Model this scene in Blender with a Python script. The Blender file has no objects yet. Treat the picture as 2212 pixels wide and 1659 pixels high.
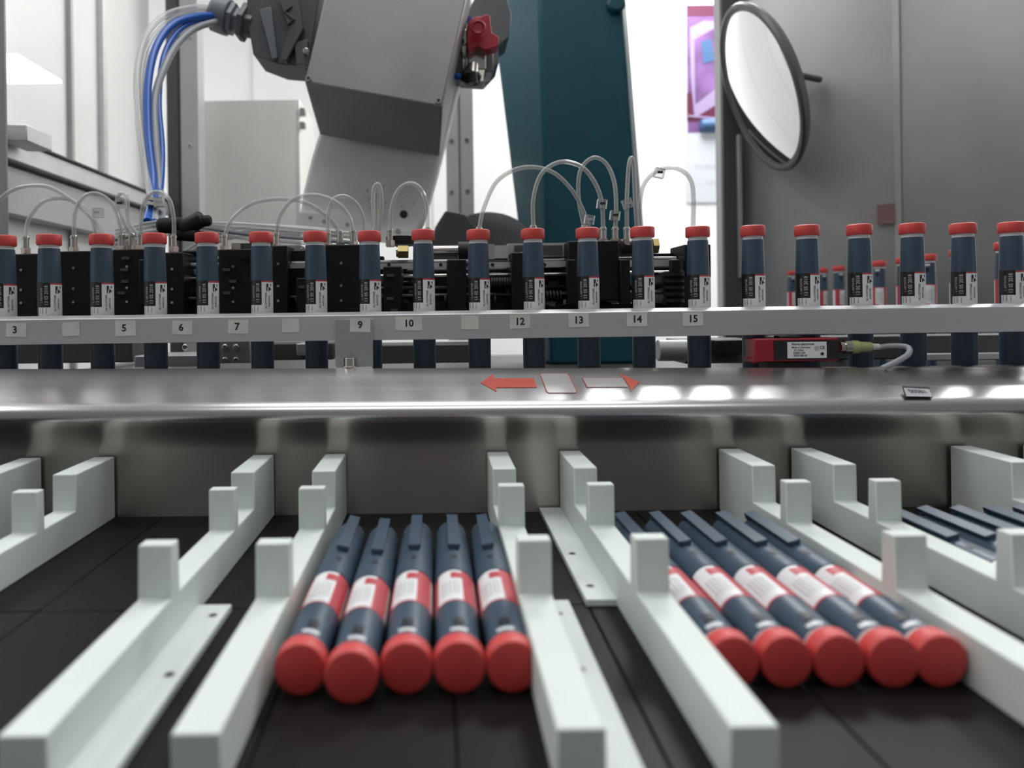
import bpy, bmesh, math, random
from mathutils import Vector, Matrix
random.seed(4)
S = 0.001   # all modelling below is in millimetres, camera eye at the origin, +Y into the machine
sc = bpy.context.scene

# ------------------------------------------------------------------ materials
def mat(name, col, rough=0.5, metal=0.0, noise=0.0, nscale=(8,8,8), bump=0.0, bscale=(200,200,200), emis=None, es=0, coat=0, spec=0.5, aniso=0):
    m = bpy.data.materials.new(name); m.use_nodes = True
    nt = m.node_tree; b = nt.nodes['Principled BSDF']
    b.inputs['Base Color'].default_value = (*col, 1)
    b.inputs['Roughness'].default_value = rough
    b.inputs['Metallic'].default_value = metal
    b.inputs['Coat Weight'].default_value = coat
    b.inputs['Specular IOR Level'].default_value = spec
    if aniso:
        b.inputs['Anisotropic'].default_value = aniso
        t = nt.nodes.new('ShaderNodeTangent'); t.direction_type='RADIAL'; t.axis='X'
        nt.links.new(t.outputs[0], b.inputs['Tangent'])
    tc = nt.nodes.new('ShaderNodeTexCoord')
    if noise > 0:
        mp = nt.nodes.new('ShaderNodeMapping'); mp.inputs['Scale'].default_value = nscale
        n = nt.nodes.new('ShaderNodeTexNoise'); n.inputs['Scale'].default_value = 1; n.inputs['Detail'].default_value = 4
        nt.links.new(tc.outputs['Object'], mp.inputs['Vector']); nt.links.new(mp.outputs[0], n.inputs['Vector'])
        r = nt.nodes.new('ShaderNodeMapRange'); r.inputs['To Min'].default_value = 1-noise; r.inputs['To Max'].default_value = 1+noise
        r.inputs['From Min'].default_value = 0.3; r.inputs['From Max'].default_value = 0.7
        nt.links.new(n.outputs['Fac'], r.inputs['Value'])
        mx = nt.nodes.new('ShaderNodeVectorMath'); mx.operation = 'SCALE'; mx.inputs[0].default_value = col
        nt.links.new(r.outputs[0], mx.inputs['Scale']); nt.links.new(mx.outputs[0], b.inputs['Base Color'])
        r2 = nt.nodes.new('ShaderNodeMapRange'); r2.inputs['To Min'].default_value = max(0, rough*(1-noise)); r2.inputs['To Max'].default_value = rough*(1+noise)
        nt.links.new(n.outputs['Fac'], r2.inputs['Value']); nt.links.new(r2.outputs[0], b.inputs['Roughness'])
    if bump > 0:
        mp = nt.nodes.new('ShaderNodeMapping'); mp.inputs['Scale'].default_value = bscale
        n = nt.nodes.new('ShaderNodeTexNoise'); n.inputs['Scale'].default_value = 1; n.inputs['Detail'].default_value = 2
        nt.links.new(tc.outputs['Object'], mp.inputs['Vector']); nt.links.new(mp.outputs[0], n.inputs['Vector'])
        bp = nt.nodes.new('ShaderNodeBump'); bp.inputs['Strength'].default_value = bump; bp.inputs['Distance'].default_value = 0.001
        nt.links.new(n.outputs['Fac'], bp.inputs['Height']); nt.links.new(bp.outputs[0], b.inputs['Normal'])
    if emis:
        b.inputs['Emission Color'].default_value = (*emis, 1); b.inputs['Emission Strength'].default_value = es
    return m

M = {}
M['red'] = mat('pen_red_plastic', (0.56,0.055,0.05), 0.5, noise=0.06, nscale=(60,60,60))
M['blue'] = mat('pen_slate_blue_plastic', (0.036,0.064,0.098), 0.42, noise=0.06, nscale=(50,50,50))
M['white'] = mat('pen_white_plastic', (0.66,0.68,0.69), 0.4)
M['lblack'] = mat('label_black', (0.012,0.011,0.013), 0.35)
M['lwhite'] = mat('label_white', (0.72,0.72,0.73), 0.45)
M['lred'] = mat('label_red', (0.46,0.05,0.065), 0.45)
M['lgrey'] = mat('label_print_grey', (0.42,0.42,0.42), 0.5)
M['ink'] = mat('ink_black', (0.02,0.02,0.02), 0.6)
M['dark'] = mat('dark_recess', (0.01,0.012,0.016), 0.5)
M['steel'] = mat('brushed_stainless', (0.56,0.55,0.54), 0.27, 1.0, noise=0.08, nscale=(3,60,60), bump=0.02, bscale=(4,700,700), aniso=0.5)
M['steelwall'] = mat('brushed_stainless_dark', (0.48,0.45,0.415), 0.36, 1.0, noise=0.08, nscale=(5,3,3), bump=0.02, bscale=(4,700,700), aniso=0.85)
M['steelv'] = mat('stainless_sheet', (0.60,0.585,0.56), 0.45, 0.5, noise=0.10, nscale=(6,6,3), bump=0.03, bscale=(300,300,6))
M['boxgrey'] = mat('box_satin_metal', (0.31,0.30,0.285), 0.45, 0.5, noise=0.08, nscale=(10,10,10))
M['alu'] = mat('anodised_aluminium', (0.54,0.54,0.55), 0.4, 0.6, noise=0.05, nscale=(3,60,60), bump=0.03, bscale=(4,600,600))
M['profile'] = mat('frame_profile_grey', (0.36,0.36,0.36), 0.45, 0.4, noise=0.05)
M['profdark'] = mat('frame_profile_dark', (0.08,0.078,0.075), 0.5, 0.3)  # dark grey, also used for the table, drive units and small hardware
M['black'] = mat('black_anodised', (0.006,0.006,0.007), 0.42, noise=0.15, nscale=(40,40,40), spec=0.3)
M['rubber'] = mat('black_rubber', (0.01,0.01,0.011), 0.5, spec=0.3)
M['nickel'] = mat('nickel_fitting', (0.55,0.52,0.48), 0.2, 1.0)
M['brass'] = mat('brass_fitting', (0.40,0.31,0.13), 0.3, 1.0)
M['div'] = mat('divider_white_plastic', (0.63,0.675,0.64), 0.55, noise=0.04, nscale=(12,12,12), bump=0.05, bscale=(150,150,150), spec=0.35)
M['belt'] = mat('conveyor_black_plastic', (0.008,0.007,0.0065), 0.5, noise=0.25, nscale=(10,10,10), bump=0.05, bscale=(60,60,60), spec=0.13)
M['teal'] = mat('robot_teal_paint', (0.003,0.058,0.080), 0.42, noise=0.06, nscale=(20,20,20), bump=0.05, bscale=(300,300,300), spec=0.35)
M['armgrey'] = mat('robot_grey_cast', (0.80,0.80,0.80), 0.5, noise=0.06, nscale=(14,14,14), bump=0.05, bscale=(250,250,250))
M['dgrey'] = mat('dark_grey_housing', (0.085,0.088,0.09), 0.45, noise=0.08, nscale=(25,25,25))
M['mgrey'] = mat('gland_grey_plastic', (0.15,0.165,0.18), 0.45)
M['bluecab'] = mat('blue_cable', (0.008,0.09,0.42), 0.35)
M['greycab'] = mat('grey_cable', (0.28,0.29,0.31), 0.4)
M['valve'] = mat('valve_red', (0.36,0.012,0.025), 0.4)
M['sensor'] = mat('sensor_red', (0.28,0.01,0.018), 0.35)
M['sticker'] = mat('paper_sticker', (0.60,0.59,0.56), 0.6, noise=0.1, nscale=(80,80,80))
M['plate'] = mat('engraved_plate', (0.34,0.35,0.37), 0.5)
M['reflred'] = mat('painted_red_reflection', (0.22,0.12,0.115), 0.5)  # dull red imitating the reflection of a sign
M['arrow'] = mat('arrow_red', (0.52,0.085,0.06), 0.45)
M['arrowpale'] = mat('arrow_worn', (0.70,0.68,0.67), 0.35, 0.8)
M['wall'] = mat('white_wall_paint', (0.86,0.86,0.84), 0.6, noise=0.02, nscale=(2,2,2))
M['panelw'] = mat('white_glazing_stand_in', (0.76,0.75,0.73), 0.22, noise=0.06, nscale=(2,2,2))  # opaque white in place of glazing, its pale reflections put into the colour
M['floor'] = mat('floor_vinyl', (0.25,0.25,0.25), 0.4, noise=0.1)
M['ceil'] = mat('ceiling_tile', (0.7,0.7,0.7), 0.7, noise=0.03)
M['rightp'] = mat('grey_steel_panel', (0.36,0.355,0.35), 0.36, 0.7, noise=0.25, nscale=(2.5,2.5,1.6), bump=0.02, bscale=(5,5,300))
M['mirror'] = mat('mirror_glass', (0.86,0.87,0.86), 0.03, 1.0)
M['purple'] = mat('poster_purple', (0.17,0.08,0.23), 0.5, noise=0.45, nscale=(9,9,9))
M['maroon'] = mat('poster_maroon', (0.10,0.008,0.04), 0.5)
M['lilac'] = mat('poster_lilac', (0.33,0.25,0.42), 0.5)
M['pblue'] = mat('poster_blue', (0.05,0.12,0.25), 0.5)
M['pwhite'] = mat('poster_white', (0.60,0.62,0.66), 0.5)
M['glare'] = mat('ceiling_glare_glow', (0.9,0.9,0.9), 0.5, emis=(1,1,1), es=3.0)  # self-glowing surface imitating ceiling-light glare, not a light fitting
M['yellowc'] = mat('connector_translucent', (0.33,0.36,0.16), 0.25)
# clear tubing: transparent core, reflective rim
m = bpy.data.materials.new('clear_tubing'); m.use_nodes = True; nt = m.node_tree; nt.nodes.clear()
o = nt.nodes.new('ShaderNodeOutputMaterial'); mx = nt.nodes.new('ShaderNodeMixShader'); tr = nt.nodes.new('ShaderNodeBsdfTransparent')
pr = nt.nodes.new('ShaderNodeBsdfPrincipled'); pr.inputs['Base Color'].default_value = (0.66,0.67,0.66,1); pr.inputs['Roughness'].default_value = 0.12
lw = nt.nodes.new('ShaderNodeLayerWeight'); lw.inputs['Blend'].default_value = 0.45
mr = nt.nodes.new('ShaderNodeMapRange'); mr.inputs['To Min'].default_value = 0.14; mr.inputs['To Max'].default_value = 0.9
tr.inputs['Color'].default_value = (0.96,0.96,0.95,1)
nt.links.new(lw.outputs['Facing'], mr.inputs['Value']); nt.links.new(mr.outputs[0], mx.inputs[0])
nt.links.new(tr.outputs[0], mx.inputs[1]); nt.links.new(pr.outputs[0], mx.inputs[2]); nt.links.new(mx.outputs[0], o.inputs[0])
M['clear'] = m

# ------------------------------------------------------------------ mesh builder
_txt = {}
def text_geo(body, bold=0.0):
    k = (body, bold)
    if k in _txt: return _txt[k]
    cu = bpy.data.curves.new('t', 'FONT'); cu.body = body; cu.size = 1; cu.resolution_u = 2
    cu.align_x = 'CENTER'; cu.align_y = 'CENTER'; cu.offset = bold
    ob = bpy.data.objects.new('t', cu); sc.collection.objects.link(ob)
    dg = bpy.context.evaluated_depsgraph_get(); me = bpy.data.meshes.new_from_object(ob.evaluated_get(dg))
    r = ([tuple(v.co) for v in me.vertices], [tuple(p.vertices) for p in me.polygons])
    bpy.data.objects.remove(ob); bpy.data.curves.remove(cu); bpy.data.meshes.remove(me)
    _txt[k] = r; return r

class B:
    def __init__(s): s.v=[]; s.f=[]; s.m=[]; s.mats=[]
    def mi(s, k):
        if k not in s.mats: s.mats.append(k)
        return s.mats.index(k)
    def add(s, vs, fs, k):
        o=len(s.v); s.v += [Vector(v) for v in vs]; i=s.mi(k)
        for f in fs: s.f.append([o+a for a in f]); s.m.append(i)
    def box(s, x0,x1,y0,y1,z0,z1,k, rot=None):
        vs=[Vector((x,y,z)) for x in (x0,x1) for y in (y0,y1) for z in (z0,z1)]
        if rot:
            c=Vector(((x0+x1)/2,(y0+y1)/2,(z0+z1)/2)); vs=[c+rot@(v-c) for v in vs]
        s.add(vs,[(0,1,3,2),(4,6,7,5),(0,4,5,1),(2,3,7,6),(0,2,6,4),(1,5,7,3)],k)
    def para(s, p, a, b, c, k):
        p,a,b,c=map(Vector,(p,a,b,c))
        vs=[p+i*a+j*b+l*c for i in (0,1) for j in (0,1) for l in (0,1)]
        s.add(vs,[(0,1,3,2),(4,6,7,5),(0,4,5,1),(2,3,7,6),(0,2,6,4),(1,5,7,3)],k)
    def ext(s, pts, off, k):
        n=len(pts); pts=[Vector(p) for p in pts]; off=Vector(off)
        s.add(pts+[p+off for p in pts],[tuple(range(n))[::-1],tuple(range(n,2*n))]+[(i,(i+1)%n,n+(i+1)%n,n+i) for i in range(n)],k)
    def rev(s, p, ax, prof, k, n=24, ph=0):
        p=Vector(p); ax=Vector(ax).normalized(); u=ax.orthogonal().normalized()
        if abs(ax.z)<0.95: u=ax.cross(Vector((0,0,1))).normalized()
        w=ax.cross(u)
        vs=[]
        for t,r in prof:
            for i in range(n):
                a=2*math.pi*i/n+ph; vs.append(p+ax*t+u*(r*math.cos(a))+w*(r*math.sin(a)))
        o=len(s.v); s.v+=vs
        for j in range(len(prof)-1):
            kk=k[j] if isinstance(k,list) else k
            for i in range(n):
                s.f.append([o+j*n+i,o+j*n+(i+1)%n,o+(j+1)*n+(i+1)%n,o+(j+1)*n+i]); s.m.append(s.mi(kk))
        k0=k[0] if isinstance(k,list) else k; k1=k[-1] if isinstance(k,list) else k
        s.f.append([o+i for i in range(n)][::-1]); s.m.append(s.mi(k0))
        s.f.append([o+(len(prof)-1)*n+i for i in range(n)]); s.m.append(s.mi(k1))
    def cyl(s,p0,p1,r,k,n=20,r1=None):
        p0=Vector(p0);p1=Vector(p1); L=(p1-p0).length
        s.rev(p0,p1-p0,[(0,r),(L,r if r1 is None else r1)],k,n)
    def hexnut(s,p0,p1,r,k): s.cyl(p0,p1,r,k,6)
    def tube(s, pts, r, k, n=10, sub=7):
        P=[Vector(p) for p in pts]; Q=[]
        E=[P[0]*2-P[1]]+P+[P[-1]*2-P[-2]]
        for i in range(1,len(E)-2):
            a,b,c,d=E[i-1],E[i],E[i+1],E[i+2]
            for j in range(sub):
                t=j/sub
                Q.append(0.5*((2*b)+(c-a)*t+(2*a-5*b+4*c-d)*t*t+(3*b-a-3*c+d)*t**3))
        Q.append(P[-1]); vs=[]; u=None
        for i,q in enumerate(Q):
            t=(Q[min(i+1,len(Q)-1)]-Q[max(i-1,0)]).normalized()
            u=t.orthogonal().normalized() if u is None else (u-t*u.dot(t)).normalized()
            w=t.cross(u)
            for j in range(n):
                a=2*math.pi*j/n; vs.append(q+u*(r*math.cos(a))+w*(r*math.sin(a)))
        fs=[(i*n+j,i*n+(j+1)%n,(i+1)*n+(j+1)%n,(i+1)*n+j) for i in range(len(Q)-1) for j in range(n)]
        fs+= [tuple(range(n))[::-1], tuple((len(Q)-1)*n+j for j in range(n))]
        s.add(vs,fs,k)
    def patch(s,a0,a1,z0,z1,r0,r1,k,n=None):
        n=n or max(2,int(abs(a1-a0)/10)); vs=[]
        for z,r in ((z0,r0),(z1,r1)):
            for i in range(n+1):
                a=math.radians(a0+(a1-a0)*i/n); vs.append((r*math.cos(a),r*math.sin(a),z))
        s.add(vs,[(i,i+1,n+2+i,n+1+i) for i in range(n)],k)
    def flat(s, pts, k): s.add(pts,[tuple(range(len(pts)))],k)
    def text(s, body, size, org, xd, yd, k, bold=0.0, fn=None, sx=1.0):
        vs,fs=text_geo(body,bold)
        if fn: out=[fn(x*size*sx,y*size) for x,y,_ in vs]
        else:
            org=Vector(org);xd=Vector(xd).normalized();yd=Vector(yd).normalized()
            out=[org+xd*(x*size*sx)+yd*(y*size) for x,y,_ in vs]
        s.add(out,fs,k)
    def mesh(s,name):
        me=bpy.data.meshes.new(name); me.from_pydata([tuple(v*S) for v in s.v],[],s.f)
        for k in s.mats: me.materials.append(M[k])
        me.polygons.foreach_set('material_index',s.m); me.validate()
        me.polygons.foreach_set('use_smooth',[True]*len(me.polygons)); me.update()
        try: me.set_sharp_from_angle(angle=math.radians(32))
        except Exception: pass
        return me
    def obj(s,name,parent=None,bevel=0,seg=2,fixn=True):
        me=s.mesh(name)
        if fixn:
            bm=bmesh.new(); bm.from_mesh(me); bmesh.ops.recalc_face_normals(bm,faces=bm.faces[:]); bm.to_mesh(me); bm.free()
        ob=bpy.data.objects.new(name,me); sc.collection.objects.link(ob)
        if parent: ob.parent=parent
        if bevel:
            b=ob.modifiers.new('bevel','BEVEL'); b.width=bevel*S; b.segments=seg; b.limit_method='ANGLE'; b.angle_limit=math.radians(40)
        return ob
def empty(name, loc=(0,0,0)):
    e=bpy.data.objects.new(name,None); e.empty_display_size=0.02; sc.collection.objects.link(e); return e

F=1600.0
def W(x,y,d):
    """image pixel direction -> millimetre position at depth d"""
    u=x-945; v=668-y; k=d/F
    return Vector(((u+0.0131*v)*k, d, (v-0.0131*u)*k))

# ------------------------------------------------------------------ camera
cam=bpy.data.cameras.new('camera'); co=bpy.data.objects.new('camera',cam); sc.collection.objects.link(co)
cam.sensor_width=36; cam.lens=36*F/2212; cam.shift_x=161/2212; cam.shift_y=-161.5/2212
cam.clip_start=0.01; cam.clip_end=50
co.rotation_euler=(math.radians(90),math.radians(0.75),0)
cam.dof.use_dof=True; cam.dof.focus_distance=0.60; cam.dof.aperture_fstop=7.0
sc.camera=co
try:
    sc.view_settings.view_transform='Standard'; sc.view_settings.look='None'
except Exception as e: print(e)

# ------------------------------------------------------------------ room
def roombox(name,*a):
    b=B(); b.box(*a); return b.obj(name)
roombox('floor',-2600,2600,-1600,2650,-960,-900,'floor')
roombox('ceiling',-2600,2600,-1600,2650,1500,1560,'ceil')
b=B(); b.box(-2600,2600,2600,2650,-900,1500,'wall')
for x in (-1290,-640,-10,640,1300): b.box(x-1.5,x+1.5,2597,2601,-900,1500,'sticker')
b.obj('wall_back')
roombox('wall_left',-2650,-2600,-1600,2650,-900,1500,'wall')
roombox('wall_right',2600,2650,-1600,2650,-900,1500,'wall')

def area(name,x,y,z,sx,sy,p,rot=(0,0,0)):
    l=bpy.data.lights.new(name,'AREA'); l.shape='RECTANGLE'; l.size=sx*S; l.size_y=sy*S; l.energy=p; l.color=(0.98,0.99,1.0)
    o=bpy.data.objects.new(name,l); o.location=(x*S,y*S,z*S); o.rotation_euler=rot; sc.collection.objects.link(o)
area('ceiling_light',0,850,1490,1100,500,10)
area('ceiling_light',-1800,1500,1490,800,400,24)
area('ceiling_light',830,2250,1490,620,560,34)
area('ceiling_light',2150,2250,1490,650,560,30)
area('ceiling_light',100,-350,1490,1400,500,9)
area('ceiling_light',-1500,400,1490,600,1000,12)
w=bpy.data.worlds.new('world'); sc.world=w; w.use_nodes=True
w.node_tree.nodes['Background'].inputs[0].default_value=(0.76,0.8,0.84,1); w.node_tree.nodes['Background'].inputs[1].default_value=0.24

# ------------------------------------------------------------------ pen mesh
def pen_mesh():
    b=B()
    prof=[(0,7.6),(-0.5,8.8),(-1.2,9.2),(-7.6,9.2),(-8.4,8.7),(-8.5,7.3),(-11.0,7.3),(-11.1,7.7),(-13,7.9),(-38,8.6),(-72.6,8.6),(-72.7,8.2),(-73.2,8.2),(-73.3,8.9),(-110,8.8),(-148,8.2),(-152,7.6),(-154,5.5)]
    ks=['red']*5+['white']*2+['blue']*10
    n=32; vs=[]
    for z,r in prof:
        for i in range(n):
            a=2*math.pi*i/n; vs.append(Vector((r*math.cos(a),r*math.sin(a),z)))
    b.v=vs
    for j in range(len(prof)-1):
        for i in range(n):
            b.f.append([(j+1)*n+i,(j+1)*n+(i+1)%n,j*n+(i+1)%n,j*n+i]); b.m.append(b.mi(ks[j]))
    b.f.append(list(range(n))); b.m.append(b.mi('red'))
    b.f.append([(len(prof)-1)*n+i for i in range(n)][::-1]); b.m.append(b.mi('blue'))
    R=8.72
    b.patch(-100,0,-72.5,-38.0,R,R,'lblack'); b.patch(0,100,-72.5,-39.6,R,R,'lwhite'); b.patch(0,260,-39.6,-38.4,R,R,'lred')
    b.patch(100,148,-72.5,-39.6,R,R,'lred'); b.patch(148,222,-72.5,-39.6,R,R,'lwhite'); b.patch(222,260,-72.5,-39.6,R,R,'lred')
    b.patch(-66,0,-72.4,-57.2,R+.06,R+.06,'lwhite')
    b.patch(148,180,-70,-63,R+.06,R+.06,'lred')
    def cyltext(body,size,a0,zc,k,bold=0.0,sx=1.0):
        b.text(body,size,None,None,None,k,bold,lambda x,y:((R+.12)*math.cos(math.radians(a0)-y/R),(R+.12)*math.sin(math.radians(a0)-y/R),zc+x),sx)
    cyltext('13 05 2018',3.7,-19,-48,'lgrey',0.012,0.92)
    cyltext('L ABT0470B',2.4,-43,-48,'lgrey',0,0.95)
    cyltext('XL133YF7600',2.3,22,-54.0,'ink',0.01,0.95)
    cyltext('INP5730',2.4,41,-54.5,'ink',0.01)
    for a,t in ((-54,'Sanitas'),(-38,'1800000'),(-20,'NoSu/1')): cyltext(t,1.35,a,-59.9,'ink')
    for i in range(5):
        for j in range(6):
            if random.random()<0.55: b.patch(24+i*6,30+i*6,-46.5+j*0.95,-45.5+j*0.95,R+.1,R+.1,'ink',1)
    for a in (158,168,180,192,204): b.patch(a,a+4,-60,-45,R+.1,R+.1,'lgrey',1)
    b.patch(142,188,-15.5,-12.6,7.95,8.02,'white'); b.patch(150,180,-24,-17,8.15,8.4,'dark'); b.patch(157,173,-92,-87.5,9.02,9.02,'dark')
    c=math.radians(165); er=Vector((math.cos(c),math.sin(c),0)); et=Vector((-er.y,er.x,0)); ez=Vector((0,0,1))
    b.para(er*7.6-et*2.9+ez*-153,et*5.8,er*3.4,ez*4,'blue')
    b.para(er*9.4-et*2.9+ez*-153,et*5.8,er*1.7,ez*52,'blue')
    b.para(er*8.2-et*2.2+ez*-103,et*4.4,er*2.4,ez*2.5,'blue')
    return b.mesh('injector_pen_mesh')
PM=pen_mesh()
def pen(mtx):
    o=bpy.data.objects.new('injector_pen',PM); sc.collection.objects.link(o); o.matrix_world=mtx
def pen_up(X,Y,Z,a): pen(Matrix.Translation(Vector((X,Y,Z))*S)@Matrix.Rotation(math.radians(a),4,'Z'))
row=[8,106,219,334,447,564,681,798,914,1033,1151,1269,1388,1507,1626,1743,1856,1970,2080,2185]
for px in row:
    X=(px-945+2)*582/F; ph=math.degrees(math.atan2(-582,-X))+90
    if X>0: ph*=0.75
    pen_up(X,582,62.3+random.uniform(-.3,.3),-90+ph+random.uniform(-4,4)+(0 if X<0 else 4))
for d,X in ((770,590),(870,612),(945,627),(1010,636),(1078,644),(1140,650),(1210,656),(1270,660),(1360,652)):
    pen_up(X,d,62,random.uniform(50,110))
def pen_lie(X,Y,up,yaw=0,Z=-124.7):
    pen(Matrix.Translation(Vector((X,Y,Z))*S)@Matrix.Rotation(math.radians(yaw),4,'Z')@Matrix.Rotation(math.radians(90),4,'X')@Matrix.Rotation(math.radians(90-up),4,'Z'))
for X,Y,u in ((-49.5,257,178),(-31,251,170),(-12.5,257,164),(6,257,168),(24.5,257,156)): pen_lie(X,Y,u)
for X,Y,u in ((101.8,258,152),(120.3,258,156),(138.8,258,151),(157.3,257,153),(173.9,257,149)): pen_lie(X,Y,u)
for X,Y,u in ((254,262,150),(272.5,262,150),(291,262,150),(309.5,262,150),(326,262,150)): pen_lie(X,Y,u)

# ------------------------------------------------------------------ conveyor + dividers
b=B()
xs=[-430+62*i for i in range(18)]
for i in range(len(xs)-1):
    for y0,y1 in ((-120,72),(72.8,203),(203.8,334),(334.8,487.5)):
        b.box(xs[i]+.3,xs[i+1]-.3,y0,y1,-141,-134,'belt')
b.box(-430,630,-120,487.5,-150,-140.5,'black')
b.obj('slat_conveyor',bevel=0.5)
prof=[(203,-134),(203,-115.5),(298.5,-115.5),(299.5,-94),(307.5,-94),(308.5,-115.5),(391.5,-115.5),(392,-94),(399,-94),(399.5,-115.5),(433.5,-115.5),(434,-94),(486,-94),(486,-134)]
def divider(X,fl=None):
    b=B(); b.ext([(X-6.8,y,z) for y,z in prof],(13.6,0,0),'div')
    o=b.obj('lane_divider',bevel=0.6)
    if fl:
        c=B(); x0,x1,y0,y1,hs=fl
        c.box(x0,x1,y0,y1,-134,-131,'div')
        for hx,hy in hs:
            c.cyl((hx,hy,-131.2),(hx,hy,-130.85),2.6,'sticker',18); c.cyl((hx,hy,-131.1),(hx,hy,-130.75),1.8,'dark',16)
        f=c.obj('flange',parent=o,bevel=0.3)
divider(-268); divider(-220); divider(-115.5,(-109,-94,203,332,((-98.7,320),(-98.7,268))))
divider(-68); divider(38,(44.5,57,203,332,((50,317),(50,268)))); divider(85.5,(65,79,332,486,((70,394),(70,348))))
divider(190); divider(237.5); divider(342); divider(389.5)

# ------------------------------------------------------------------ stainless ledge
def tz(X,zl,zr): t=(X+319)/747; return zl+(zr-zl)*t
def LP(X,s,h=0.35): 
    d=541-57*s; return Vector((X,d-0.25*h,tz(X,-39.5,-48)*(1-s)+tz(X,-57.6,-61.7)*s+h))
b=B()
cols=[-430+ i*53 for i in range(21)]
P=[]
for X in cols:
    T=tz(X,-39.5,-48); L=tz(X,-57.6,-61.7)
    P.append([(X,545,T-2),(X,542.5,T-.5),(X,541,T),(X,484,L),(X,481,L-1.2),(X,478.6,L-2.8),(X,477,L-5.0),(X,476.2,L-8),(X,476.6,L-11),(X,478.5,L-14.5),(X,482,L-18.5),(X,486,L-24),(X,488,-90),(X,488,-150)])
n=len(P[0]); vs=[p for c in P for p in c]
fs1=[(i*n+j,(i+1)*n+j,(i+1)*n+j+1,i*n+j+1) for i in range(len(cols)-1) for j in range(8)]
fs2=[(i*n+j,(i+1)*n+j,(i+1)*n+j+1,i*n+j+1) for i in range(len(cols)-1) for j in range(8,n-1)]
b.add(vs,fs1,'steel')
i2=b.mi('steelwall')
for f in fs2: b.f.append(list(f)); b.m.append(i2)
ledge=b.obj('stainless_ledge')
def LQ(pts,h=.35): return [LP(x,s,h) for x,s in pts]
b=B()
b.flat(LQ([(29,.5),(39,.22),(39,.36),(67,.36),(67,.66),(39,.66),(39,.78)]),'arrow')
b.obj('arrow_left',parent=ledge)
def outline(b,pts,w,k,h=.6):
    n=len(pts)
    for i in range(n):
        a,c=pts[i],pts[(i+1)%n]
        dx,ds=(c[0]-a[0]),(c[1]-a[1])*60; L=math.hypot(dx,ds); nx,ns=-ds/L*w,dx/L*w/60
        b.flat(LQ([(a[0]-nx,a[1]-ns),(c[0]-nx,c[1]-ns),(c[0]+nx,c[1]+ns),(a[0]+nx,a[1]+ns)],h),k)
b=B()
sq=[(73.5,.2),(91.5,.2),(92.5,.25),(92.5,.78),(91.5,.83),(73.5,.83),(72.5,.78),(72.5,.25)]
b.flat(LQ(sq),'arrowpale'); outline(b,sq,.22,'arrow')
b.obj('stop_square',parent=ledge)
b=B()
b.flat(LQ([(101,.36),(129,.36),(129,.66),(101,.66)]),'arrowpale'); b.flat(LQ([(130,.26),(138.5,.5),(130,.74)]),'arrow')
outline(b,[(101,.36),(129,.36),(129,.22),(139,.5),(129,.78),(129,.66),(101,.66)],.2,'arrow')
b.obj('arrow_right',parent=ledge)
b=B(); 
q=[W(1951,835,492),W(2006,837,492),W(2014,857,480),W(1958,856,480)]
b.flat([q[0]+Vector((-.6,.5,.4)),q[1]+Vector((.6,.5,.4)),q[2]+Vector((.6,.5,-.6)),q[3]+Vector((-.6,.5,-.6))],'ink')
b.flat(q,'plate')
xd=(q[1]-q[0]).normalized(); yd=(q[0]-q[3]); yd=(yd-yd.project(xd)).normalized()
b.text('505B1',6.4,(q[0]+q[1]+q[2]+q[3])/4+Vector((0,-.3,.25)),xd,yd,'ink',0.01,sx=.72)
b.obj('id_plate',parent=ledge,fixn=False)

# machine table, deck plate and pen track
b=B(); b.box(-430,640,546,571,-52,-48.5,'black'); b.obj('deck_plate')
b=B(); b.box(-430,620,573,594,-97,-92.3,'black'); b.box(560,720,700,1450,-95,-92.3,'black'); b.obj('pen_track')
b=B(); b.box(-900,1100,600,1560,-130,-98,'profdark'); b.box(-430,640,600,690,-98,-62,'black'); b.obj('machine_table')
def wb(x0,x1,y0,y1,d0,d1,k,bb=None):
    (bb or b).box(W(x0,(y0+y1)/2,d0).x,W(x1,(y0+y1)/2,d0).x,d0,d1,W((x0+x1)/2,y1,d0).z,W((x0+x1)/2,y0,d0).z,k)
b=B()
wb(-80,285,700,785,780,860,'profdark'); wb(290,440,768,792,740,800,'alu'); wb(445,540,735,785,760,820,'profile'); wb(540,720,742,778,800,860,'profdark')
for x,y in ((486,750),(486,778),(510,750),(510,778),(400,750)): 
    p=W(x,y,760); b.cyl(p,p+Vector((0,-2,0)),3.2,'nickel',14)
wb(640,700,742,768,770,800,'alu'); wb(735,1050,745,785,830,900,'profdark')
b.cyl(W(1420,757,760),W(1500,757,760),11,'profile',18); wb(1480,1640,735,785,765,830,'profdark'); wb(1545,1605,735,766,755,770,'rubber')
wb(1700,2300,725,775,650,688,'profdark'); wb(1990,2300,762,778,640,649,'alu')
b.obj('drive_unit',bevel=1)

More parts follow.
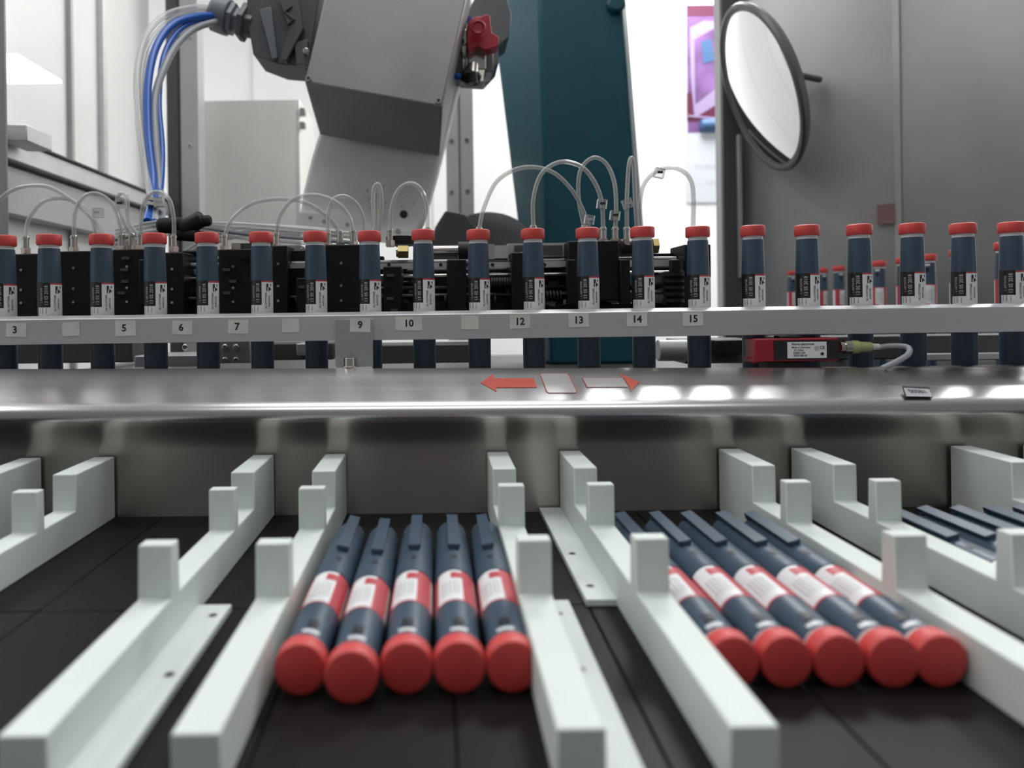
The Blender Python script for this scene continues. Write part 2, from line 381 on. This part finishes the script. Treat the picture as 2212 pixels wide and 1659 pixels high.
# ------------------------------------------------------------------ numbered rail
rail=empty('guide_rail')
b=B(); b.ext([(-430,y,z) for y,z in ((555,-3.8),(557,-3.1),(571,-1.2),(571,-22.6),(555,-22.6))],(1060,0,0),'alu')
b.obj('rail_bar',parent=rail,bevel=0.4)
b=B()
for px,py,t in ((35,713,'3'),(153,711,''),(271,709,'5'),(394,708,'6'),(515,706,'7'),(628,703,''),(779,702,'9'),(883,699,'10'),(1015,697,''),(1123,695,'12'),(1250,692,'13'),(1376,690,'14'),(1497,689,'15')):
    c=W(px,py,554.6); hw=7.6 if t not in('10',) else 10; hh=5.1 if t!='5' else 5.8
    if t=='': hw=6.5
    yy=551.0 if t=='9' else 554.6
    R=Matrix.Rotation(random.uniform(-.03,.03),3,'Y')
    b.box(c.x-hw,c.x+hw,yy,yy+.35,c.z-hh,c.z+hh,'sticker',rot=R)
    if t: b.text(t,7.4,(c.x-(1 if t in '3567' else 0),yy-.08,c.z),(1,0,0),(0,0,1),'ink',0.03)
b.obj('number_stickers',parent=rail,fixn=False)
b=B()
c0=W(723,690,552); c1=W(806,790,552)
b.box(c0.x,c1.x,551.6,553.6,-44,c0.z,'steel'); b.box(c0.x,c1.x,542,553.6,-44,-41.8,'steel')
bc=W(756,775,547); b.cyl((bc.x,547,-41.8),(bc.x,547,-41),6.2,'nickel',24); b.cyl((bc.x,547,-41),(bc.x,547,-35),4.8,'nickel',20); b.cyl((bc.x,547,-35.2),(bc.x,547,-34.9),2.4,'dark',6)
b.obj('rail_bracket',parent=rail,bevel=0.5)

# ------------------------------------------------------------------ photo sensor
sen=empty('photo_sensor')
b=B(); a=W(1630,732,548); c=W(1812,780,548)
b.box(a.x,c.x,548,566,c.z,a.z,'sensor'); b.box(a.x+20,a.x+36,550,562,a.z,a.z+1.6,'black'); b.box(a.x-1,a.x+4,549,566,c.z-1,c.z+3,'sensor')
b.box(a.x+10,a.x+38,549,566,-48.5,c.z,'black')
b.obj('housing',parent=sen,bevel=0.8)
b=B(); a1=W(1672,736,547.6); c1=W(1812,776,547.6); b.box(a1.x,c1.x,547.4,548.2,c1.z,a1.z,'lblack')
a2=W(1701,739,547); c2=W(1786,773,547); b.box(a2.x,c2.x,547.1,547.5,c2.z,a2.z,'lwhite')
x0=a2.x; zt=a2.z
for t,sx,sz,s_ in (('Norel electronic',10.5,1.6,2.5),('Made in Germany',9,4.0,1.9),('IS 15/4-L',7.5,6.1,2.0),('50081234',7.5,8.2,2.2),('0007048109',8.5,10.2,2.0)):
    b.text(t,s_,(x0+sx+1,546.95,zt-sz),(1,0,0),(0,0,1),'ink',0.015)
b.text('CE',3.2,(c2.x-3.3,546.95,zt-4.5),(1,0,0),(0,0,1),'ink',0.015)
b.box(c2.x-9,c2.x-6,546.9,547.1,zt-6.5,zt-3.2,'lgrey')
b.cyl((c2.x-3.3,547,zt-9),(c2.x-3.3,546.9,zt-9),1.3,'ink',14)
b.obj('label',parent=sen,fixn=False)
b=B(); p=W(1812,750,556); q=Vector((1,0,0))
b.rev(p,q,[(0,4.6),(3,4.6),(3.2,5.6),(8,5.6),(8.3,5.0),(14,5.0),(15,4.2),(24,3.6),(25,2.6),(30,2.3)],['nickel']*3+['yellowc']*4+['sticker']*2,20)
b.tube([W(1895,751,556),W(1925,747,554),W(1960,750,549),W(1962,765,543),W(1935,782,537),W(1905,796,535)],2.1,'greycab',12)
b.obj('cable',parent=sen)

# ------------------------------------------------------------------ gripper manifold behind the pens
gr=empty('vacuum_gripper_head')
b=B()
blocks=[(18,82,548,690),(128,198,542,690),(243,314,538,690),(355,397,545,690),(472,544,538,690),(588,622,530,690),(640,700,600,690),(702,780,528,690),(828,868,575,690),(966,1008,560,690),(1228,1338,520,650),(1105,1135,545,690),(1440,1536,585,665),(1478,1536,528,600)]
for x0,x1,y0,y1 in blocks: wb(x0,x1,y0,y1,630,668,'black')
wb(18,400,600,690,640,690,'black'); wb(400,1130,655,690,650,700,'black'); wb(1130,1500,655,690,655,700,'black')
wb(0,400,552,600,672,690,'black')
wb(395,830,556,690,690,700,'black'); wb(820,1235,562,690,690,700,'black'); wb(1235,1340,560,690,680,700,'black')
wb(590,702,540,640,650,668,'black'); wb(545,590,575,640,640,668,'black')
for x in (300,1225,1340,1450): wb(x,x+22,560,660,625,632,'black')
b.obj('manifold_blocks',parent=gr,bevel=1.0)
b=B()
for y,x0,x1,d,r,k in ((573,400,1460,650,2.2,'profile'),(603,395,1450,655,2.0,'nickel'),(632,395,1450,660,3.0,'black'),(618,395,900,676,2.0,'black'),(590,880,1450,676,4.5,'black'),(548,395,700,664,3.0,'black'),(645,400,1450,645,1.5,'profdark')):
    b.cyl(W(x0,y,d),W(x1,y-0.0131*(x1-x0),d),r,k,14)
wb(700,1460,566,578,640,643,'alu'); wb(530,700,570,580,640,643,'profile')
for x in range(560,1450,56): b.cyl(W(x,572,640),W(x,572,639),1.6,'dark',10)
for x0,x1,y0,y1 in blocks[:8]:
    for yy in (0.25,0.55,0.75):
        p=W((x0+x1)/2-4,y0+(y1-y0)*yy,630); b.cyl(p,p+Vector((0,-.6,0)),1.5,'profdark',12); b.cyl(p+Vector((0,-.55,0)),p+Vector((0,-.8,0)),1.0,'nickel',10)
for x0,x1,y0,y1 in blocks[2:12:2]:
    for i in range(4):
        p=W(x0+(x1-x0)*(0.2+0.6*random.random()),y0+20+i*25,630); b.box(p.x-3,p.x+3,p.y-3,p.y,p.z-1.2,p.z+1.2,random.choice(['profdark','profdark','black']))
for x0,x1,y in ((960,1080,650),(1150,1215,640),(640,700,650),(1060,1110,612)):
    n=9
    for i in range(n):
        p=W(x0+(x1-x0)*i/n,y,640); b.cyl(p,p+Vector((1.6,0,0)),5.5,'rubber',14)
# small mechanism clutter: levers, screws, clamps
for i in range(60):
    x=random.uniform(400,1430); y=random.uniform(585,655); p=W(x,y,random.uniform(635,675)); a=random.uniform(2,9); h=random.uniform(1,3)
    b.box(p.x-a,p.x+a,p.y-2,p.y+2,p.z-h,p.z+h,random.choice(['profdark','profdark','black','rubber','profile']),rot=Matrix.Rotation(random.choice([0,0,.3,-.4]),3,'Y'))
b.cyl(W(930,541,660),W(1015,540,660),4.4,'nickel',18); b.cyl(W(990,543,655),W(1050,542,655),8.5,'rubber',18)
wb(1052,1068,527,560,645,662,'nickel'); wb(1068,1098,530,558,645,662,'alu'); wb(1098,1225,525,555,650,675,'alu')
wb(1112,1140,530,550,646,650,'profdark'); wb(1165,1215,530,550,646,650,'profdark')
b.hexnut(W(860,544,640),W(882,544,640),6.0,'brass'); b.cyl(W(856,544,640),W(860,544,640),4.5,'nickel',12); b.hexnut(W(1408,532,640),W(1420,532,640),7,'brass'); b.cyl(W(1340,535,645),W(1410,534,645),7,'rubber',16)
wb(600,650,530,560,660,680,'profile'); wb(500,520,525,545,650,660,'nickel'); wb(520,600,525,555,662,676,'profdark')
b.cyl(W(868,512,655),W(868,530,655),14,'rubber',18)
wb(1340,1470,548,556,660,664,'black')
wb(1440,1475,590,650,622,630,'rubber')
for i in range(5): b.cyl(W(1455,590+i*14,622),W(1455,597+i*14,622),9,'rubber',14)
b.obj('cylinders_and_rods',parent=gr)
b=B()
fit=[(56,540,640),(160,538,640),(208,535,655),(225,536,640),(262,535,645),(285,534,655),(303,534,640),(376,537,640),(485,536,640),(597,532,640),(709,530,640),(735,528,655),(763,526,640),(786,527,655),(810,525,640),(843,524,640),(924,522,640),(1035,520,640),(1152,516,640),(1262,516,655),(1303,520,640),(1329,520,640),(1354,520,640),(1376,518,650),(1497,520,640)]
for x,y,d in fit:
    p=W(x,y,d)
    b.rev(p,(0,0,1),[(-4,3.4),(2,3.4),(2.2,2.8),(9,2.8),(9.2,3.3),(11,3.3),(11.2,2.6),(12,2.4)],'nickel',14)
    b.hexnut(p+Vector((0,0,-3)),p+Vector((0,0,1.5)),4.2,'nickel')
b.obj('fittings',parent=gr)
b=B()
def T(pts,d0,d1=None,r=1.9,k='clear'):
    d1=d1 or d0; n=len(pts); b.tube([W(x,y,d0+(d1-d0)*i/(n-1)) for i,(x,y) in enumerate(pts)],r,k)
    if k=='clear': b.tube([W(x,y,d0+(d1-d0)*i/(n-1)) for i,(x,y) in enumerate(pts)],r*.5,k)
T([(56,512),(62,475),(90,438),(130,428),(170,440),(198,470),(208,510)],640,655)
T([(-20,450),(20,415),(60,402),(110,406),(165,440),(205,480),(225,512)],655,640)
T([(160,512),(162,460),(180,426),(210,419),(242,440),(258,480),(262,510)],640,645)
T([(285,512),(258,460),(254,428),(264,417),(275,430),(278,480),(303,512)],655,640)
T([(303,512),(308,450),(322,422),(343,415),(366,432),(375,470),(376,512)],650,640)
T([(485,512),(500,475),(545,440),(605,430),(665,440),(715,475),(735,508)],640,655)
T([(597,508),(605,465),(635,430),(683,422),(728,438),(755,470),(763,505)],640)
T([(709,506),(710,460),(722,430),(745,424),(770,440),(784,470),(786,505)],640,655)
T([(810,502),(806,440),(808,408),(815,398),(822,408),(824,450),(818,505)],640)
T([(843,500),(846,450),(860,412),(885,396),(908,408),(922,445),(924,500)],640)
T([(1035,496),(1045,450),(1075,390),(1130,362),(1190,370),(1235,410),(1262,460),(1273,495)],640,655)
T([(1152,492),(1152,430),(1170,375),(1210,350),(1255,360),(1285,395),(1300,440),(1303,496)],640)
T([(1262,492),(1250,430),(1253,370),(1280,341),(1308,352),(1326,390),(1331,440),(1329,496)],655,640)
T([(1354,496),(1354,430),(1358,360),(1364,341),(1369,360),(1372,430),(1376,494)],640,650)
T([(1384,496),(1382,440),(1393,395),(1425,367),(1462,364),(1490,385),(1498,425),(1497,496)],640)
for dy,kk in ((0,'clear'),(12,'greycab'),(22,'clear'),(-8,'clear')):
    T([(250,505+dy),(340,488+dy),(430,486+dy/2),(520,492+dy),(620,500+dy),(760,512+dy)],690,690,1.9,kk)
for dy in (0,9,18):
    T([(395,545+dy),(470,505+dy),(560,488+dy),(660,492+dy),(740,500+dy)],700,690,1.6,'clear')
b.obj('vacuum_tubes',parent=gr)
b=B()
for x,y in ((1300,441),(1273,475),(1328,466),(1355,440),(1424,374),(212,460),(262,440),(344,437)):
    p=W(x,y,640); b.box(p.x-4,p.x+4,p.y-3,p.y+3,p.z-4,p.z+4,'clear',rot=Matrix.Rotation(random.uniform(-.4,.4),3,'Y')); b.box(p.x-2.2,p.x+2.2,p.y-3.6,p.y-3.1,p.z-.8,p.z+1.2,random.choice(['lgrey','ink','lgrey']))
b.obj('tube_markers',parent=gr,fixn=False)
b=B()
for x0,y0,x1,y1,r in ((342,488,395,486,7),(392,496,440,470,7.5),(380,505,430,508,6),(430,478,456,476,5),(425,510,445,512,5)):
    L=(W(x1,y1,650)-W(x0,y0,650)).length
    b.rev(W(x0,y0,650),W(x1,y1,650)-W(x0,y0,650),[(0,r*.8),(2,r),(L-2,r),(L,r*.7)],'rubber',16)
b.obj('cable_connectors',parent=gr)

# ------------------------------------------------------------------ robot
rb=empty('palletising_robot')
b=B()
def col(y):
    t=(y+120)/900.0
    return (1046+t*110, 1160+t*30, 1335+t*60, 1343+t*68)
rings=[]
for y in (-22,60,200,345,500,640,785):
    l,f1,f2,r=col(y)
    ring=[W(l,y,1340),W(f1,y,1270),W(f2,y,1270),W(r,y,1300),W(r-6,y,1360),W(l,y,1360)]
    for p in ring: p.z=max(p.z,-97) if y<785 else -97
    rings.append(ring)
n=6; vs=[p for r in rings for p in r]
b.add(vs,[(i*n+j,i*n+(j+1)%n,(i+1)*n+(j+1)%n,(i+1)*n+j) for i in range(len(rings)-1) for j in range(n)]+[tuple(range(n)),tuple((len(rings)-1)*n+j for j in range(n))],'teal')
p=W(1330,10,1268); b.cyl(p,p+Vector((0,-10,0)),16,'teal',24)
b.obj('column',parent=rb,bevel=5)
# grey forearm
b=B()
front=[W(700,250,1105),W(672,340,1105),(W(655,410,1105)),W(643,492,1105),W(690,500,1105),W(760,505,1105),W(893,520,1105),W(915,470,1105),W(942,380,1105),W(965,290,1105),W(1000,150,1105),W(1015,60,1105),W(740,60,1105)]
b.ext(front,(0,90,0),'armgrey')
b.obj('forearm',parent=rb,bevel=6,seg=3)
b=B()
b.ext([W(640,458,1096),W(690,462,1096),W(760,468,1096),W(770,490,1096),W(900,500,1096),W(896,528,1096),W(780,520,1096),W(645,500,1096)],(0,9,0),'armgrey')
for x,y,r in ((872,463,6),(812,465,3),(700,478,3),(750,485,3),(860,500,4),(670,470,3)):
    p=W(x,y,1105 if y<466 else 1096); b.cyl(p,p+Vector((0,-1,0)),r,'dark' if r>4 else 'nickel',16)
for i in range(26):
    p=W(random.uniform(780,900),random.uniform(400,450),1104.8); b.cyl(p,p+Vector((0,-.3,0)),random.uniform(.4,1.1),'profdark',8)
b.cyl(W(812,420,1105),W(812,500,1095),5,'nickel',14)
b.obj('wrist_flange',parent=rb,bevel=1)
b=B()
p=W(1055,585,1220); b.rev(p,(0,1,0),[(0,70),(2,90),(6,98),(60,102)],'dgrey',48)
b.ext([W(925,545,1215),W(940,490,1215),W(962,455,1215),W(1005,462,1215),W(1060,530,1215),W(1060,560,1215)],(0,60,0),'dgrey')
b.obj('joint_cover',parent=rb,bevel=3)
bx=empty('terminal_box'); bx.parent=rb
A=W(657,178,950); U=W(955,232,950)-A; Wv=W(690,292,1088)-A
Tt=W(728,-120,962)-A
b=B(); b.para(A,U,Wv,Tt,'boxgrey'); b.obj('enclosure',parent=bx,bevel=3)
b=B()
for fr in ((0.025,0.03),(0.965,0.04)):
    p=A+U*fr[0]+Tt*fr[1]; nn=Vector((0,-1,0)); b.cyl(p+nn*-2,p+nn*3,3.8,'profile',18); b.cyl(p+nn*3,p+nn*3.2,2.2,'dark',6)
b.obj('screws',parent=bx)
b=B()
b.ext([W(540,-60,985),W(531,25,985),W(547,118,985),W(600,138,985),W(657,143,985),W(672,100,985),W(688,0,985),W(700,-60,985)],(0,70,0),'dgrey')
b.ext([W(560,20,978),W(585,15,978),W(600,125,978),W(588,128,978)],(0,10,0),'mgrey')
b.ext([W(600,-10,972),W(640,-15,972),W(655,60,972),W(618,132,972),W(604,128,972),W(625,60,972)],(0,14,0),'dgrey')
b.ext([W(635,90,975),W(665,85,975),W(662,140,975),W(640,138,975)],(0,14,0),'dgrey')
for i in range(3):
    p=W(622+i*3,20+i*14,970); b.box(p.x-7,p.x+7,p.y-2,p.y+2,p.z-1,p.z+1,'profdark',rot=Matrix.Rotation(.7 if i%2 else -.7,3,'Y'))
p=W(662,112,974); b.cyl(p,p+Vector((0,-5,0)),4,'nickel',18)
b.obj('connector_hood',parent=bx,bevel=2)
b=B()
ax=(W(540,52,1000)-W(455,28,1000)); g0=W(455,28,1000)
b.rev(g0,ax,[(0,14),(1,19),(6,23),(22,24.5),(26,24.5),(27,21)],'mgrey',12)
b.rev(g0+ax.normalized()*27,ax,[(0,22),(7,22),(8,17),(16,17),(16.5,26),(24,26),(24.5,19),(34,19)],['mgrey']*3+['dgrey']*4,6)
b.obj('cable_gland',parent=bx,bevel=1)
b=B()
def TB(pts,d0,d1,r,k):
    n=len(pts); b.tube([W(x,y,d0+(d1-d0)*i/(n-1)) for i,(x,y) in enumerate(pts)],r,k,12)
TB([(470,20),(420,16),(360,32),(318,72),(297,150),(300,260),(315,370),(327,430),(334,480)],1000,720,4.0,'clear')
TB([(470,24),(425,24),(370,42),(328,84),(307,150),(308,260),(322,370),(334,430),(340,480)],1005,725,2.6,'clear')
TB([(470,34),(425,36),(375,52),(338,100),(320,180),(320,290),(331,390),(328,440),(318,480)],990,715,4.6,'bluecab')
TB([(470,40),(420,46),(378,75),(352,130),(343,220),(350,320),(347,400),(338,450),(332,485)],990,720,3.6,'bluecab')
TB([(470,46),(425,60),(388,90),(360,135),(335,210),(336,300),(344,400),(346,450),(350,490)],985,722,4.4,'greycab')
b.obj('supply_hoses',parent=bx)
b=B()
for dy in (430,440): 
    p=W(335,dy+5,735); b.rev(p,(0.15,0,1),[(0,9),(3,9)],'sticker',16)
b.obj('hose_tie',parent=bx)
vb=empty('shutoff_valve'); vb.parent=rb
b=B()
def wx(x0,x1,y0,y1,d0,d1,k): wb(x0,x1,y0,y1,d0,d1,k,b)
b.ext([W(1045,-40,1120),W(1085,-40,1120),W(1105,30,1120),W(1100,80,1120),W(1075,100,1120),W(1078,135,1120),W(1050,165,1120),W(985,160,1120),W(990,60,1120)],(0,70,0),'dgrey')
wx(985,1010,62,98,1040,1100,'nickel'); wx(1010,1050,95,150,1045,1100,'nickel'); wx(978,1000,110,160,1050,1110,'profdark'); wx(1048,1066,110,155,1060,1110,'mgrey')
for x,y in ((996,88),(1025,100),(1012,148)):
    p=W(x,y,1038); b.cyl(p,p+Vector((0,12,0)),5,'dark',14)
b.obj('valve_body',parent=vb,bevel=2)
b=B()
p=W(1035,62,1030); b.rev(p,(0.1,-1,0),[(-22,15),(-6,15),(-5,17),(2,17),(4,15),(5,8)],'valve',12)
b.ext([W(1012,50,1025),W(1050,30,1025),W(1058,34,1025),W(1062,70,1025),W(1078,80,1025),W(1076,100,1025),W(1050,108,1025),W(1030,100,1025),W(1012,112,1025),(W(1008,80,1025))],(0,26,0),'valve')
p=W(1033,60,1010); b.rev(p,(0,-1,0),[(0,10),(3,10),(3.1,7),(1,7)],'valve',24)
b.obj('valve_handle',parent=vb,bevel=2)
b=B()
b.cyl(W(1022,140,1045),W(1020,168,1040),8,'nickel',16); b.rev(W(998,160,1040),W(1040,175,1040)-W(998,160,1040),[(0,8),(4,10),(22,10),(27,7)],'rubber',16); b.cyl(W(1018,160,1035),W(1020,182,1035),9,'rubber',16)
b.cyl(W(968,160,1045),W(1000,168,1040),4.5,'bluecab',12); b.cyl(W(980,38,1060),W(1012,42,1040),5.5,'bluecab',12); b.cyl(W(988,35,1050),W(1003,38,1045),8,'rubber',14)
b.obj('elbow_fittings',parent=vb)

# ------------------------------------------------------------------ enclosure frame
b=B(); wb(390,428,-300,770,1500,1540,'profile',b); wb(360,390,-300,770,1510,1540,'profdark',b); wb(384,388,-300,770,1498,1500,'dark',b)
for y in (315,80,480): 
    p=W(410,y,1500); b.cyl(p,p+Vector((0,-2,0)),5,'nickel',16); b.cyl(p+Vector((0,-2,0)),p+Vector((0,-2.3,0)),2.6,'dark',8)
b.obj('frame_post',bevel=1)
b=B(); wb(963,1022,-200,735,1600,1640,'profile',b); wb(990,993,-200,735,1597,1600,'profdark',b)
for x,y in ((975,305),(1008,303),(975,415),(1010,413)):
    p=W(x,y,1600); b.cyl(p,p+Vector((0,-2,0)),5.5,'nickel',16); b.cyl(p+Vector((0,-2,0)),p+Vector((0,-2.3,0)),2.6,'dark',8)
b.obj('frame_post',bevel=1)
b=B(); wb(1561,1600,-300,755,1480,1520,'profdark',b); wb(1596,1604,290,600,1470,1480,'profile',b); wb(1556,1562,-300,755,1490,1520,'profile',b)
b.obj('frame_post',bevel=1)
b=B(); b.box(-450,-405.5,700,703,-98,420,'profile'); b.obj('frame_post',bevel=1)
b=B()
for y0,y1,k in ((700,960,'panelw'),(963,1168,'panelw'),(1176,1276,'panelw'),(1290,1508,'panelw')):
    b.box(-600,-580,y0,y1,-90,800,k)
b.box(-600,-583,800,1508,-90,800,'profile')
b.box(-582,-572,1168,1176,-90,800,'profile'); b.box(-582,-570,1276,1290,-90,800,'alu')
b.obj('side_panel_left')
b=B()
b.box(-570,-535,760,1500,196,222,'alu'); b.box(-572,-548,760,1500,130,192,'profile'); b.box(-560,-530,760,1500,222,226,'profdark')
wb(0,58,268,305,900,960,'alu',b)
b.obj('side_beam_left',bevel=1.5)
b=B(); b.box(-545,-478,850,950,296,300,'glare'); b.box(-580,-545,890,910,299,303,'alu')  # added glowing plate on a bracket, stands in for ceiling-light glare in the glazing
b.obj('ceiling_glare_stand_in')
b=B(); wb(428,650,216,730,1700,1900,'steelv',b); wb(646,660,232,250,1695,1710,'nickel',b); wb(646,660,262,278,1695,1710,'nickel',b)
wb(640,644,216,730,1697,1700,'profile',b)
b.obj('steel_cabinet',bevel=3)
b=B()
b.ext([(600,1530,-90),(1000,1200,-90),(1012,1215,-90),(612,1545,-90)],(0,0,745),'rightp')
b.ext([(826,1335,-90),(834,1328,-90),(844,1338,-90),(836,1346,-90)],(0,0,745),'profile')
b.obj('side_panel_right')
b=B(); p=Vector((815,1345,162)); b.box(p.x-14,p.x+14,p.y-4,p.y-2,p.z-18,p.z+18,'reflred',rot=Matrix.Rotation(-.69,3,'Z')); b.obj('painted_sign_reflection')  # faint red reflection on the steel, painted as a thin tile

# convex mirror
mr_=empty('convex_mirror')
nrm=Vector((-.93,.10,-.33)).normalized(); c=W(1642,192,1320)
b=B(); Rr=146
H=20; Rs=(Rr*Rr+H*H)/(2*H)
prof=[]
for i in range(17):
    r=max(Rr*(1-i/16.0),0.5); prof.append((math.sqrt(Rs*Rs-r*r)-(Rs-H),r))
b.rev(c,nrm,prof,'mirror',64); b.obj('mirror_face',parent=mr_)
b=B(); b.rev(c,nrm,[(-16,60),(-14,Rr-4),(-6,Rr+5),(0,Rr+8),(5,Rr+6),(6,Rr+1),(2,Rr-4)],'dgrey',64); b.obj('rim',parent=mr_)
b=B(); e=c-nrm*16; b.cyl(e,e-nrm*30,9,'dgrey',20); b.tube([e-nrm*25,e-nrm*45+Vector((0,20,10)),W(1775,165,1380)+Vector((6,20,0))],6,'dgrey')
b.obj('arm',parent=mr_)

# poster on the back wall
po=empty('wall_poster')
b=B(); D=2596
wb(1482,1640,8,437,D,D+3,'pwhite',b); wb(1484,1640,10,285,D-1,D,'purple',b); wb(1484,1640,10,34,D-1.5,D-1,'maroon',b); wb(1484,1640,200,262,D-1.5,D-1,'maroon',b)
b.obj('sheet',parent=po)
b=B()
b.flat([W(x,y,D-2) for x,y in ((1490,60),(1520,45),(1575,48),(1600,110),(1590,200),(1500,255),(1492,160))],'lilac')
b.flat([W(x,y,D-3) for x,y in ((1500,85),(1545,60),(1560,120),(1545,190),(1502,225))],'purple')
b.flat([W(x,y,D-4) for x,y in ((1514,90),(1536,84),(1544,130),(1520,138))],'pblue')
b.rev(W(1512,272,D-4),(1,0,0.02),[(0,14),(4,22),(60,24),(120,24)],'pblue',16)
b.flat([W(x,y,D-4) for x,y in ((1486,248),(1640,262),(1640,266),(1486,252))],'lilac')
b.text('For use with D',17,W(1535,357,D-3),(1,0,0),(0,0,1),'lgrey',0.0)
b.text('FlexPlan',11,W(1537,392,D-3),(1,0,0),(0,0,1),'lgrey',0.0)
b.obj('print',parent=po,fixn=False)
